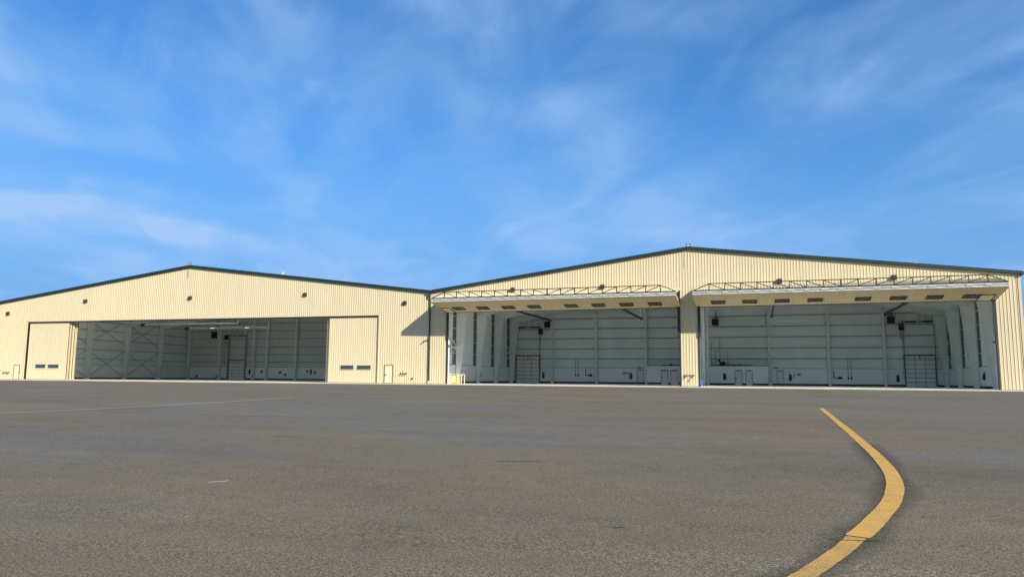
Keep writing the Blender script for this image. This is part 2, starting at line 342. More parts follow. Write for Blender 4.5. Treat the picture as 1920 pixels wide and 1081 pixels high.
def front_wall(hg, X0, X1, roofz, openings, liner_y):
    """liner wall on the inside as the part, siding sheets as its pieces"""
    edges = sorted({X0, X1, (X0+X1)/2} | {e for o in openings for e in o[:2]})
    mb = MB()
    for a, b in zip(edges, edges[1:]):
        m_ = (a+b)/2; zb = 0.0
        for o in openings:
            if o[0] < m_ < o[1]: zb = o[2]
        mb.prism([(a, zb), (b, zb), (b, roofz(b)-0.12), (a, roofz(a)-0.12)], 'y', liner_y, liner_y+0.06)
    fw = mb.build('front_wall', LINER, hg)
    # reveal trims round the openings
    def bot(x):
        for o in openings:
            if o[0] < x < o[1]: return o[2]
        return 0.03
    n = int(round((X1-X0)/0.9144)); w_ = (X1-X0)/n; cuts = [e for o in openings for e in o[:2]]
    for k in range(n):
        a = X0+k*w_; b = a+w_
        mid = (X0+X1)/2
        sh = wall_sheet(a, b, bot, lambda x: roofz(x)-0.05, -0.002*(k % 2), cuts + ([mid] if a < mid < b else []))
        sh.build('wall_panel', CREAM, fw)
    return fw

# ------------------------------------------------------------------ shared hangar pieces
def roof(hg, X0, X1, mid, ez, rz, D, ov0, ov1):
    def slab(xa, za, xb, zb): return MB().prism([(xa, za), (xb, zb), (xb, zb+0.10), (xa, za+0.10)], 'y', -0.30, D+0.4)
    s0 = (rz-ez)/(mid-X0); s1 = (rz-ez)/(X1-mid)
    r = MB()
    r.prism([(X0-ov0, ez-ov0*s0), (mid, rz), (mid, rz+0.10), (X0-ov0, ez-ov0*s0+0.10)], 'y', -0.25, D+0.4)
    r.prism([(mid+0.001, rz), (X1+ov1, ez-ov1*s1), (X1+ov1, ez-ov1*s1+0.10), (mid+0.001, rz+0.10)], 'y', -0.25, D+0.4)
    ro = r.build('roof', ROOF, hg)
    # rake trim, both slopes: a stepped fascia
    for xa, za, xb, zb in ((X0-ov0, ez-ov0*s0, mid, rz), (mid+0.002, rz, X1+ov1, ez-ov1*s1)):
        t = MB()
        t.prism([(xa, za-0.16), (xb, zb-0.16), (xb, zb+0.125), (xa, za+0.125)], 'y', -0.31, -0.255)
        t.prism([(xa, za+0.127), (xb, zb+0.127), (xb, zb+0.15), (xa, za+0.15)], 'y', -0.33, -0.10)
        t.build('rake_trim', GREEN, ro)
        MB().prism([(xa, za-0.18), (xb, zb-0.18), (xb, zb-0.06), (xa, za-0.06)], 'y', -0.25, -0.06).build('soffit', DARK, ro)
    # white insulation facing underneath
    c = MB()
    c.prism([(X0+0.1, ez-0.30), (mid, rz-0.32), (mid, rz-0.24), (X0+0.1, ez-0.22)], 'y', 0.3, D)
    c.prism([(mid+0.001, rz-0.32), (X1-0.1, ez-0.30), (X1-0.1, ez-0.22), (mid+0.001, rz-0.24)], 'y', 0.3, D)
    c.build('roof_lining', LINER, hg)
    return ro
def purlins(hg, X0, X1, mid, ez, rz, D, n):
    me = MB().box(-0.04, 0.04, 0.35, D-0.05, -0.22, 0).mesh('purlin', STEEL)
    for s in (0, 1):
        for k in range(1, n):
            t = k/n; x = X0+(mid-X0)*t if s == 0 else X1+(mid-X1)*t
            inst('purlin', me, hg, (x, 0, ez+(rz-ez)*t-0.33))
def tapered_column(hg, xw, sgn, y, wb, wt, h, fl=0.28):
    """rigid-frame column against a side wall at xw, growing inwards (sgn) from wb at the base to wt at height h"""
    c = MB(); X = lambda d: xw+sgn*d
    c.prism([(X(0), 0), (X(wb), 0), (X(wt), h), (X(0), h)], 'y', y-0.012, y+0.012)
    c.bar((X(0), y, 0), (X(0), y, h), fl, 0.03, (1, 0, 0))
    c.bar((X(wb), y, 0), (X(wt), y, h), fl, 0.03, (1, 0, 0))
    for z in (h*0.54, h-0.02): c.bar((X(0), y, z), (X(wb+(wt-wb)*z/h), y, z), fl*0.9, 0.025)
    c.box(min(X(-0.05), X(wb+0.1)), max(X(-0.05), X(wb+0.1)), y-0.2, y+0.2, 0, 0.05)
    c.build('frame_column', STEEL, hg)
def rafter(hg, xa, za, da, xb, zb, db, y, fl=0.28):
    r = MB()
    r.prism([(xa, za-da), (xb, zb-db), (xb, zb), (xa, za)], 'y', y-0.012, y+0.012)
    r.bar((xa, y, za), (xb, y, zb), fl, 0.03); r.bar((xa, y, za-da), (xb, y, zb-db), fl, 0.03)
    r.build('frame_rafter', STEEL, hg)
def post(hg, x, y, h, w_=0.30, d=0.40, name='wall_column', m=None):
    """I-section column standing off a back wall"""
    c = MB(); c.box(x-w_/2, x+w_/2, y-d/2, y-d/2+0.03, 0, h); c.box(x-w_/2, x+w_/2, y+d/2-0.03, y+d/2, 0, h); c.box(x-0.012, x+0.012, y-d/2+0.03, y+d/2-0.03, 0, h)
    return c.build(name, m or STEEL, hg)
def sectional_door(hg, x0, x1, y, h, rows, top, pm_=None):
    d = MB(); d.box(x0-0.12, x0, y-0.16, y, 0, h+0.1); d.box(x1, x1+0.12, y-0.16, y, 0, h+0.1); d.box(x0, x1, y-0.16, y, h, h+0.1)
    sd_ = d.build('overhead_door', DARK, hg)
    MB().box(x0, x1, y-0.05, y-0.03, 0, h).build('backing', DARK, sd_)
    cols = 3; dx = (x1-x0)/cols; dz = (h-0.05)/rows
    pm = MB(); W, H = dx-0.05, dz-0.05
    pm.box(-W/2, W/2, -0.04, 0, 0, H); pm.box(-W/2+0.10, W/2-0.10, -0.055, -0.041, 0.10, H-0.10)
    me = pm.mesh('panel', pm_ or DOORW)
    for i in range(cols):
        for k in range(rows): inst('panel', me, sd_, (x0+dx*(i+.5), y-0.052, 0.04+dz*k))
    # tracks rising above, torsion shaft and brackets
    t = MB(); t.box(x0-0.10, x0-0.02, y-0.28, y-0.20, 0, top); t.box(x1+0.02, x1+0.10, y-0.28, y-0.20, 0, top); t.build('track', GIRT, sd_)
    s = MB(); s.tube((x0-0.3, y-0.35, top), (x1+0.3, y-0.35, top), 0.05)
    for a, b in ((x0+0.15, x0+(x1-x0)*.42), (x0+(x1-x0)*.62, x1-0.1)): s.tube((a, y-0.35, top), (b, y-0.35, top), 0.11, n=10)
    s.tube((x1+0.05, y-0.35, top), (x1+0.15, y-0.35, top), 0.16, n=12); s.tube((x0-0.15, y-0.35, top), (x0-0.05, y-0.35, top), 0.16, n=12)
    s.build('spring_shaft', DARK, sd_)
    b = MB(); xm = (x0+x1)/2
    for x in (x0+(x1-x0)*.47, x0+(x1-x0)*.68, x1+0.02, x0): b.box(x-0.06, x+0.06, y-0.42, y-0.08, top-0.35, top+1.15)
    b.box(x0, x1, y-0.20, y-0.08, top+1.05, top+1.2)
    b.build('spring_mount', STEEL, sd_)
    MB().box(xm-0.05, xm+0.05, y-0.13, y-0.10, h-0.55, h-0.1).build('lock_bar', DARK, sd_)
    return sd_
def inner_wall(hg, name, a, b, top, normal_axis, pos, sgn, m=LINER):
    """white liner wall with wainscot and black base strip. a..b along the wall, pos = its inner face"""
    def bx(mb, a, b, d0, d1, z0, z1):
        p, q = sorted((pos+sgn*d0, pos+sgn*d1))
        return mb.box(a, b, p, q, z0, z1) if normal_axis == 'y' else mb.box(p, q, a, b, z0, z1)
    if callable(top):
        mb = MB(); md = (a+b)/2
        p, q = sorted((pos, pos-sgn*0.1))
        mb.prism([(a, 0), (b, 0), (b, top(b)), (md, top(md)), (a, top(a))], 'y', p, q)
    else: mb = bx(MB(), a, b, 0, -0.1, 0, top)
    wl = mb.build(name, m, hg)
    return wl, bx

def back_details(wl, bx, a, b, zs, gaps=(), gd=0.2, gm=None):
    segs = [(a, b)]
    for g0, g1 in gaps:
        ns = []
        for s0, s1 in segs:
            if g1 <= s0 or g0 >= s1: ns.append((s0, s1)); continue
            if g0 > s0: ns.append((s0, g0))
            if g1 < s1: ns.append((g1, s1))
        segs = ns
    for s0, s1 in segs:
        bx(MB(), s0, s1, 0.0, 0.06, 0.25, 2.40).build('wainscot', WAINS, wl)
        bx(MB(), s0, s1, 0.0, 0.10, 0.0, 0.25).build('base_strip', BLACK, wl)
        bx(MB(), s0, s1, 0.0, 0.09, 2.403, 2.45).build('wainscot_cap', GIRT, wl)
    for z in zs:
        g_ = MB(); bx(g_, a, b, 0.0, gd, z-0.02, z+0.006); bx(g_, a, b, gd-0.02, gd, z-0.07, z-0.021)
        g_.build('girt', gm or GIRT, wl)

# ------------------------------------------------------------------ RIGHT HANGAR
WR, RM, RZ, EZ, DR = 62.6, 31.3, 15.23, 11.3, 31.0
def rzR(x): return EZ+(RZ-EZ)*(1-abs(x-RM)/RM)
hr = empty('aircraft_hangar', 'cream ribbed metal hangar with two folded-up doors under a green trimmed gable', 'hangar')
B1 = (2.25, 30.27); B2 = (32.13, 60.41); HDR = 10.78
front_wall(hr, 0.0, WR, rzR, [(B1[0], B1[1], HDR), (B2[0], B2[1], HDR)], 0.24)
roR = roof(hr, 0.0, WR, RM, EZ, RZ, DR, -0.02, 0.25)
MB().box(0.35, WR-0.35, 0.0, DR, -0.15, 0.0).build('floor_slab', FLOOR, hr)
purlins(hr, 0.3, WR-0.3, RM, EZ, RZ, DR, 20)
GZ = (3.85, 5.4, 7.0, 8.55, 10.1, 11.6)
wl, bx = inner_wall(hr, 'back_wall', 0.3, 62.3, lambda x: rzR(x)-0.25, 'y', DR, -1)
back_details(wl, bx, 0.3, 62.3, GZ, [(0.94, 5.02), (57.15, 61.06), (22.4, 40.0)])
for xw, sg, nm in ((0.3, 1, 'side_wall'), (62.3, -1, 'side_wall')):
    wl, bx = inner_wall(hr, nm, 0.3, DR-0.01, EZ-0.15, 'x', xw, sg)
    back_details(wl, bx, 0.3, DR-0.01, (4.0, 5.6, 7.2, 8.8, 10.3), gd=0.24, gm=STEEL)
    for k in range(1, 5):      # dark grey strip on the wall beside each frame column
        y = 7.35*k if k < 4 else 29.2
        MB().box(min(xw+sg*0.003, xw+sg*0.02), max(xw+sg*0.003, xw+sg*0.02), y-0.95, y+0.15, 2.46, EZ-0.2).build('dark_wall_strip', DSTRIP, wl)
# outer side wall sheet
o = MB(); pr = rib_profile(0, DR); vs_ = []
for y, d in pr: vs_ += [(WR+d, y, 0.03), (WR+d, y, EZ-0.05)]
o.add(vs_, [(2*i, 2*i+2, 2*i+3, 2*i+1) for i in range(len(pr)-1)]); o.build('side_siding', CREAM, hr)
# partition between the two bays
pw = MB().box(31.16, 31.24, 0.35, 28.0, 0, 13.6).build('partition_wall', LINER, hr)
for s in (-1, 1):
    xa = 31.2+s*0.041
    MB().box(min(xa, xa+s*0.05), max(xa, xa+s*0.05), 0.4, 27.9, 0.25, 2.4).build('wainscot', WAINS, pw)
    MB().box(min(xa, xa+s*0.07), max(xa, xa+s*0.07), 0.4, 27.9, 0, 0.25).build('base_strip', BLACK, pw)
    for z in GZ: MB().box(min(xa, xa+s*0.18), max(xa, xa+s*0.18), 0.4, 27.9, z-0.1, z).build('girt', STEEL, pw)
# rigid frames
for k in range(1, 5):
    y = 7.35*k if k < 4 else 29.2
    tapered_column(hr, 0.52, 1, y, 0.42, 1.45, 9.6)
    tapered_column(hr, 62.08, -1, y, 0.42, 1.45, 9.6)
    for s in (0, 1):
        X = (lambda v: v) if s == 0 else (lambda v: 62.6-v)
        # haunch then rafter, then mid rafter
        rafter(hr, X(0.52), rzR(0.52)-0.58, 1.25, X(1.97), rzR(1.97)-0.58, 1.42, y)
        rafter(hr, X(1.98), rzR(1.98)-0.58, 1.40, X(13), rzR(13)-0.58, 0.62, y)
        rafter(hr, X(13.01), rzR(13)-0.58, 0.62, X(31.0), rzR(31.0)-0.58, 1.05, y)
    if k < 4:
        for s in (-1, 1): post(hr, 31.2+s*0.42, y, 13.6, 0.3, 0.34, 'centre_column')
# back wall columns
for x in (7.14, 14.23, 21.94, 39.68, 47.63, 54.74): post(hr, x, DR-0.42, rzR(x)-0.6, 0.34, 0.44)
# wall bracing in the left bay
def brace(hg, x, pts, r=0.03, name='brace_rod', m=STEEL):
    for (ya, za), (yb, zb) in pts: MB().tube((x, ya, za), (x, yb, zb), r, n=6).build(name, m, hg)
brace(hr, 0.75, [((0.5, 8.2), (6.9, 4.7)), ((0.5, 1.6), (6.9, 4.7)), ((22.2, 8.2), (29.0, 4.6)), ((22.2, 0.9), (29.0, 4.6)), ((22.3, 3.2), (25, 1))], 0.055)
for a, b in ((0.5, 7.2), (22.2, 29.0)): MB().box(0.62, 0.86, a, b, 4.55, 4.80).build('brace_strut', STEEL, hr)
brace(hr, 61.85, [((22.2, 8.2), (29.0, 4.6)), ((22.2, 0.9), (29.0, 4.6))], 0.055)
# door jambs: dark guide rails and white posts behind them
for (a, b) in (B1, B2):
    for x, s in ((a, 1), (b, -1)):
        j = MB(); j.box(min(x+s*0.004, x+s*0.16), max(x+s*0.004, x+s*0.16), -0.06, 0.20, 0.0, HDR-0.02)
        j.box(min(x+s*0.004, x+s*0.30), max(x+s*0.004, x+s*0.30), -0.16, -0.062, 5.3, HDR-0.02)
        j.build('door_guide', DARK, hr)
        p = MB(); p.box(min(x-s*0.25, x+s*0.10), max(x-s*0.25, x+s*0.10), 0.31, 0.70, 0, HDR); p.build('jamb_post', STEEL, hr)
# corner trims, eave trim
MB().box(WR-0.16, WR+0.05, -0.07, -0.045, 0.03, EZ-0.15).build('corner_trim', TRIM, hr)
MB().box(WR+0.045, WR+0.07, -0.07, 0.12, 0.03, EZ-0.15).build('corner_trim', TRIM, hr)
MB().prism([(WR+0.05, EZ-0.28), (WR+0.30, EZ-0.28), (WR+0.36, EZ+0.06), (WR+0.05, EZ+0.06)], 'y', -0.34, DR).build('eave_gutter', GREEN, hr)

# ---- bifold doors
def bifold(x0, x1, man_side, windows, label):
    e = Vector((0, -4.45, 0.80)); Lw_ = e.length; e.normalize(); nrm = Vector((0, -e.z, e.y))     # lower leaf: from the wall out to the fold, face down
    A = Vector((0, 0.02, 8.68))
    def lp(x, t, o=0.0): v = A+e*t+nrm*o; return (x, v.y, v.z)
    xl, xr = x0-0.12, x1+0.05
    e2 = Vector((0, -4.36, -0.86)); L2 = e2.length; e2.normalize(); n2 = Vector((0, e2.z, -e2.y)); A2 = Vector((0, -0.08, 10.79))
    def up(x, t, o=0.0): v = A2+e2*t+n2*o; return (x, v.y, v.z)
    def slab(P, xa, xb, t0, t1, o0, o1):
        return [P(x, t, o) for o in (o0, o1) for t in (t0, t1) for x in (xa, xb)], [(0, 2, 3, 1), (4, 5, 7, 6), (0, 1, 5, 4), (1, 3, 7, 5), (3, 2, 6, 7), (2, 0, 4, 6)]
    core = MB()
    core.add(*slab(lp, xl, xr, 0, Lw_, -0.14, -0.10)); core.add(*slab(up, xl, xr, 0, L2, -0.14, -0.10))
    for P, L in ((lp, Lw_), (up, L2)):
        n = 18
        for k in range(n+1):
            x = xl+(xr-xl-0.1)*k/n
            core.add(*slab(P, x, x+0.1, 0, L, -0.10, -0.012))
        for t in (0.0, L/2, L-0.1): core.add(*slab(P, xl+0.11, xr-0.11, t, t+0.1, -0.095, -0.02))
    door = core.build('bifold_door', STEEL, hr)
    if label: door['label'] = label
    # ribbed sheets on both leaves
    n = int(round((xr-xl)/0.9144)); w_ = (xr-xl)/n
    for P, L, nm in ((lp, Lw_, 'lower_sheet'), (up, L2, 'upper_sheet')):
        for k in range(n):
            a = xl+k*w_; pr = rib_profile(a, a+w_, xl, 0.055); vs_ = []
            for x, d in pr: vs_ += [P(x, 0.0, d), P(x, L-0.02, d)]
            MB().add(vs_, [(2*i, 2*i+2, 2*i+3, 2*i+1) for i in range(len(pr)-1)]).build(nm, CREAM, door)
    # side edge angles
    for x in (xl, xr):
        s = -1 if x == xl else 1
        t = MB(); t.add(*slab(lp, *sorted((x+s*0.003, x+s*0.03)), 0, Lw_, -0.15, 0.05)); t.add(*slab(up, *sorted((x+s*0.003, x+s*0.03)), 0, L2, -0.15, 0.05))
        t.build('edge_trim', TRIM, door)
    # bottom seal
    MB().add(*slab(lp, xl, xr, -0.09, -0.004, -0.12, 0.06)).build('bottom_seal', BLACK, door)
    # windows
    for xw in windows:
        t0, t1 = 1.15, 2.28; hw = 0.74; f = MB()
        for a, b, c, d in ((xw-hw, xw+hw, t0, t0+0.09), (xw-hw, xw+hw, t1-0.09, t1), (xw-hw, xw-hw+0.08, t0+0.091, t1-0.091), (xw+hw-0.08, xw+hw, t0+0.091, t1-0.091)):
            f.add(*slab(lp, a, b, c, d, 0.004, 0.10))
        wf = f.build('window_frame', DARK, door)
        MB().add(*slab(lp, xw-hw+0.081, xw+hw-0.081, t0+0.092, t1-0.092, 0.006, 0.072)).build('window_pane', GLASS, door)
    # man door
    xa, xb = (xl+0.18, xl+1.28) if man_side < 0 else (xr-1.72, xr-0.42)
    f = MB()
    for a, b, c, d in ((xa, xa+0.07, 0.05, 2.1), (xb-0.07, xb, 0.05, 2.1), (xa+0.071, xb-0.071, 2.03, 2.1), (xa+0.071, xb-0.071, 0.05, 0.12)): f.add(*slab(lp, a, b, c, d, 0.004, 0.09))
    f.build('walk_door_frame', DARK, door)
    MB().add(*slab(lp, xa+0.075, xb-0.075, 0.125, 2.025, 0.004, 0.066)).build('walk_door', DOORC, door)
    # fold: two edge channels with a gap, hinge plates
    yf = -4.46
    MB().box(xl, xr, yf-0.06, yf+0.14, 9.49, 9.655).build('fold_channel', GALV, door)
    MB().box(xl, xr, yf-0.03, yf+0.14, 9.72, 9.885).build('fold_channel', GALV, door)
    MB().box(xl+0.02, xr-0.02, yf+0.03, yf+0.10, 9.656, 9.719).build('fold_seal', BLACK, door)
    # truss on the fold
    NP = 18; dx = (x1-x0)/NP; zb, zt = 9.92, 10.63; yt = yf+0.02
    hm = MB(); hm.box(-0.28, 0.28, -0.035, -0.005, 9.60, 9.78); hm.tube((-0.25, -0.045, 9.69), (0.25, -0.045, 9.69), 0.035)
    hme = hm.mesh('hinge', GALV)
    X = [x0+dx*k for k in range(NP+1)]
    for k in range(1, NP): inst('hinge', hme, door, (X[k], yf-0.06, 0))
    MB().bar((X[0]-0.05, yt, zb), (X[NP]+0.02, yt, zb), 0.12, 0.11).build('bottom_chord', TRUSS, door)
    MB().bar((X[1], yt, zt), (X[NP-1], yt, zt), 0.09, 0.085).build('top_chord', TRUSS, door)
    for p, q in (((X[0], yt, zb+0.05), (X[1], yt, zt)), ((X[NP], yt, zb+0.05), (X[NP-1], yt, zt))): MB().bar(p, q, 0.09, 0.085).build('end_chord', TRUSS, door)
    vm = MB().bar((0, yt, zb+0.043), (0, yt, zt-0.033), 0.08, 0.08).mesh('vertical', TRUSS)
    for k in range(1, NP):
        if k == 9: MB().bar((X[k], yt, zb+0.043), (X[k], yt, zt-0.033), 0.14, 0.10).build('vertical', TRUSS, door)
        else: inst('vertical', vm, door, (X[k], 0, 0))
    dl = MB().bar((0, yt, zt-0.04), (dx, yt, zb+0.05), 0.07, 0.07).mesh('diagonal', TRUSS); dr = MB().bar((0, yt, zb+0.05), (dx, yt, zt-0.04), 0.07, 0.07).mesh('diagonal', TRUSS)
    for k in range(1, NP-1): inst('diagonal', dl if k < 9 else dr, door, (X[k], 0, 0))
    # struts tying the truss back to the leaf, cable line along the header
    for k in (1, 4, 7, 11, 14, 17):
        MB().tube((X[k], yt, zt-0.05), (X[k], yt+0.75, zb+0.22), 0.018, n=5).build('tie_strut', TRUSS, door)
    MB().box(xl, xr, -0.075, -0.045, HDR-0.06, HDR+0.02).build('header_hinge', DARK, door)
    return door
def wrow(a, b, c, d): return [a+(b-a)*k/3 for k in range(4)]+[c+(d-c)*k/3 for k in range(4)]
bifold(B1[0], B1[1], -1, wrow(4.50, 13.93, 18.34, 27.77), 'door nearer the valley, folded up, its walk door at the left end')
bifold(B2[0], B2[1], 1, wrow(34.45, 44.04, 48.51, 58.07), 'door at the far right, folded up, its walk door at the right end')
# dark beams running back under the roof from the door heads
for x in (23.6, 11.0, 52.9, 40.0):
    b = MB(); b.box(x-0.10, x+0.10, 0.36, 15.6, 8.62, 8.65); b.box(x-0.10, x+0.10, 0.36, 15.6, 8.80, 8.83); b.box(x-0.03, x+0.03, 0.36, 15.6, 8.65, 8.80)
    b.box(x-0.12, x+0.12, 15.6, 15.75, 8.55, 8.9)
    b.build('door_beam', DARK, hr)
    h = MB()
    for y in (7.35, 14.7): h.box(x-0.03, x+0.03, y-0.03, y+0.03, 8.84, rzR(x)-1.2)
    h.build('beam_hanger', STEEL, hr)
# long header pipe in the left bay
pp = MB(); pp.tube((1.2, 28.6, 10.42), (31.0, 28.6, 10.42), 0.10, n=10); pp.build('sprinkler_pipe', STEEL, hr)
# roof vents
for x in (22.4, 40.6, 54.2):
    z = rzR(x)+0.1; v = MB(); v.tube((x, 3.0, z-0.1), (x, 3.0, z+0.42), 0.075, n=10); v.tube((x, 3.0, z+0.36), (x, 3.0, z+0.62), 0.16, 0.13, n=10); v.tube((x, 3.0, z-0.06), (x, 3.0, z+0.02), 0.16, 0.09, n=10)
    v.build('roof_vent', GALV, roR)
# sectional doors
sectional_door(hr, 1.06, 4.90, DR-0.06, 4.30, 7, 8.85, DOOR_LIT)
sectional_door(hr, 57.27, 60.94, DR-0.06, 4.25, 7, 8.85)
# offices against the back wall
def plain_door(par, x0, x1, y, h, m=DOORW, handle=-1):
    f = MB(); f.box(x0-0.06, x0, y-0.04, y, 0, h+0.06); f.box(x1, x1+0.06, y-0.04, y, 0, h+0.06); f.box(x0, x1, y-0.04, y, h, h+0.06)
    d = f.build('door_frame', GIRT, par)
    if par.parent: d = par      # pieces of an office stay one level below it
    MB().box(x0+0.01, x1-0.01, y-0.03, y-0.005, 0.02, h-0.01).build('door_leaf', m, d)
    xh = x0+0.10 if handle < 0 else x1-0.10
    k = MB(); k.tube((xh, y-0.03, 1.0), (xh, y-0.09, 1.0), 0.025); k.box(xh-0.06, xh+0.06, y-0.105, y-0.09, 0.98, 1.02); k.box(xh-0.035, xh+0.035, y-0.036, y-0.03, 0.92, 1.12); k.build('handle', DARK, d)
    MB().box(x0+0.15, x1-0.15, y-0.12, y-0.04, h-0.10, h-0.03).build('door_closer', DARK, d)
    return d
def office(x0, x1, doors, gap):
    o = MB(); o.box(x0, x1, 28.0, 30.95, 0, 2.70); of = o.build('office_box', WAINS, hr)
    xs_ = [x0]+[e for d in doors for e in (d[0]-0.06, d[1]+0.06)]+[x1]
    for a, b in zip(xs_[::2], xs_[1::2]): MB().box(a, b, 27.95, 27.998, 0.0, 0.25).build('base_strip', BLACK, of)
    MB().box(x0-0.03, x1, 27.94, 30.95, 2.702, 2.76).build('roof_edge', DARK, of)
    for a, b, h in doors: plain_door(of, a, b, 27.998, 2.08, DOORW, h)
    return of
office(22.42, 31.10, [(24.53, 25.46, -1), (25.92, 26.92, 1)], 0)
office(31.30, 39.43, [(34.97, 35.85, -1), (36.43, 37.26, 1)], 0)
plain_door(hr, 20.55, 21.42, DR-0.062, 2.15, DOORW, -1)
plain_door(hr, 40.66, 41.52, DR-0.062, 2.10, DOORW, 1)

# ------------------------------------------------------------------ LEFT HANGAR (turned 1.6 degrees about the shared valley)
WL, LM, LZ, DL = 72.3, -36.15, 15.80, 41.0
def rzL(x): return EZ+(LZ-EZ)*(1-abs(x-LM)/36.15)
hl_ = empty('aircraft_hangar', 'cream ribbed metal hangar with one wide dark opening between sliding doors', 'hangar', (0, 0, 0), AL)
O0, O1, OH = -65.0, -6.94, 8.50
front_wall(hl_, -WL, 0.0, rzL, [(O0, O1, OH)], 2.35)
roL = roof(hl_, -WL, 0.0, LM, EZ, LZ, DL, 0.25, -0.02)
MB().box(-WL+0.35, -0.05, 0.0, DL, -0.15, -0.002).build('floor_slab', FLOOR, hl_)
purlins(hl_, -WL+0.3, -0.3, LM, EZ, LZ, DL, 22)
GL = (3.52, 4.95, 6.4, 8.05, 9.55, 11.05)
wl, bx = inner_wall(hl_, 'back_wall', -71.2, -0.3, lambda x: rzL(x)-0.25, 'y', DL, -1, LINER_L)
back_details(wl, bx, -71.2, -0.3, GL, [(-61.05, -56.9)])
wl, bx = inner_wall(hl_, 'side_wall', 2.4, DL-0.01, EZ-0.15, 'x', -71.2, 1, LINER)
back_details(wl, bx, 2.4, DL-0.01, (3.52, 5.10, 6.8, 8.45, 10.0))
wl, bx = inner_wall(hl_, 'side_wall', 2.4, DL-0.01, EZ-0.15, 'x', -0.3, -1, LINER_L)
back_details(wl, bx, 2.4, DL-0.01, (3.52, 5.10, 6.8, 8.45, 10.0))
o = MB(); pr = rib_profile(0, DL); vs_ = []
for y, d in pr: vs_ += [(-WL-d, y, 0.03), (-WL-d, y, EZ-0.05)]
o.add(vs_, [(2*i, 2*i+1, 2*i+3, 2*i+2) for i in range(len(pr)-1)]); o.build('side_siding', CREAM, hl_)
# header soffit and jamb returns of the deep door pocket
MB().box(-WL+0.3, -0.3, 0.06, 2.34, OH+0.25, OH+0.31).build('pocket_soffit', GIRT, hl_)
MB().box(O0-0.08, O1+0.08, -0.075, 0.06, OH-0.02, OH+0.10).build('header_trim', TRIM, hl_)
for x in (O0, O1):
    MB().box(x-0.06, x+0.06, -0.07, 0.08, 0.02, OH-0.021).build('jamb_trim', TRIM, hl_)
for k in range(1, 5):
    y = 8.2*k
    tapered_column(hl_, -70.95, 1, y, 0.85, 1.25, 9.9, 0.34)
    tapered_column(hl_, -0.55, -1, y, 0.85, 1.25, 9.9, 0.34)
    for s in (0, 1):
        X = (lambda v: -72.3+v) if s == 0 else (lambda v: -v)
        rafter(hl_, X(1.3), rzL(-1.3)-0.58, 1.2, X(2.9), rzL(-2.9)-0.58, 1.5, y, 0.34)
        rafter(hl_, X(2.91), rzL(-2.91)-0.58, 1.5, X(15), rzL(-15)-0.58, 0.9, y, 0.34)
        rafter(hl_, X(15.01), rzL(-15.01)-0.58, 0.9, X(36.1), rzL(-36.1)-0.58, 1.3, y, 0.34)
for x in (-70.3, -62.9, -54.9, -51.9, -45.4, -38.6, -30, -22, -13): post(hl_, x, DL-0.42, rzL(x)-0.6, 0.42, 0.46)
for y0 in (16.6, 24.8, 8.4):
    brace(hl_, -70.55, [((y0, 9.9), (y0+7.8, 5.9)), ((y0, 6.3), (y0+6.6, 9.9)), ((y0, 4.8), (y0+7.4, 0.6)), ((y0+7.7, 5.0), (y0+0.2, 0.45))], 0.06, m=MIDG)
    for z in (5.10, 5.80): MB().box(-70.72, -70.48, y0-0.2, y0+7.8, z, z+0.16).build('brace_strut', STEEL, hl_)
sectional_door(hl_, -60.82, -57.09, DL-0.06, 3.78, 6, 8.65)
for x in (-60.95, -56.96): post(hl_, x, DL-0.32, 8.9, 0.30, 0.34, 'door_post', MIDG)
# tube heaters under the roof
def tube_heater(name, x0, x1, y, z, lab):
    t = empty(name, lab, 'heater', Lw((x0+x1)/2, y, z), AL); h = (x1-x0)/2
    MB().tube((-h, 0, 0), (h, 0, 0), 0.09, n=10).build('tube', GALV, t)
    MB().prism([(-0.22, 0.02), (-0.10, 0.20), (0.10, 0.20), (0.22, 0.02), (0.20, 0.02), (0.09, 0.18), (-0.09, 0.18), (-0.20, 0.02)], 'x', -h+0.6, h-0.3).build('reflector', STEEL, t)
    MB().box(-h-0.55, -h-0.02, -0.2, 0.2, -0.22, 0.28).build('burner_box', DARK, t)
    r = MB()
    for k in range(6):
        x = -h+2*h*k/5; r.tube((x, 0, 0.2), (x, 0, 1.0), 0.02, n=5)
    r.build('hanger', DARK, t)
    MB().tube((h, 0, 0), (h+0.15, 0, 0), 0.09, n=8).tube((h+0.15, 0, -0.05), (h+0.15, 0, 0.9), 0.07, n=8).build('flue', STEEL, t)
    return t
tube_heater('tube_heater', -62.5, -43.4, 20.0, 9.38, 'upper long pale heater tube hung under the left hangar roof')
tube_heater('tube_heater', -57.5, -41.0, 25.0, 9.00, 'lower long pale heater tube further inside the left hangar')
LAMP = bpy.data.materials.new('lit_lamp'); LAMP.use_nodes = True; _b = LAMP.node_tree.nodes['Principled BSDF']
_b.inputs['Base Color'].default_value = (0.8, 0.78, 0.72, 1); _b.inputs['Emission Color'].default_value = (1, 0.93, 0.82, 1); _b.inputs['Emission Strength'].default_value = 0.9
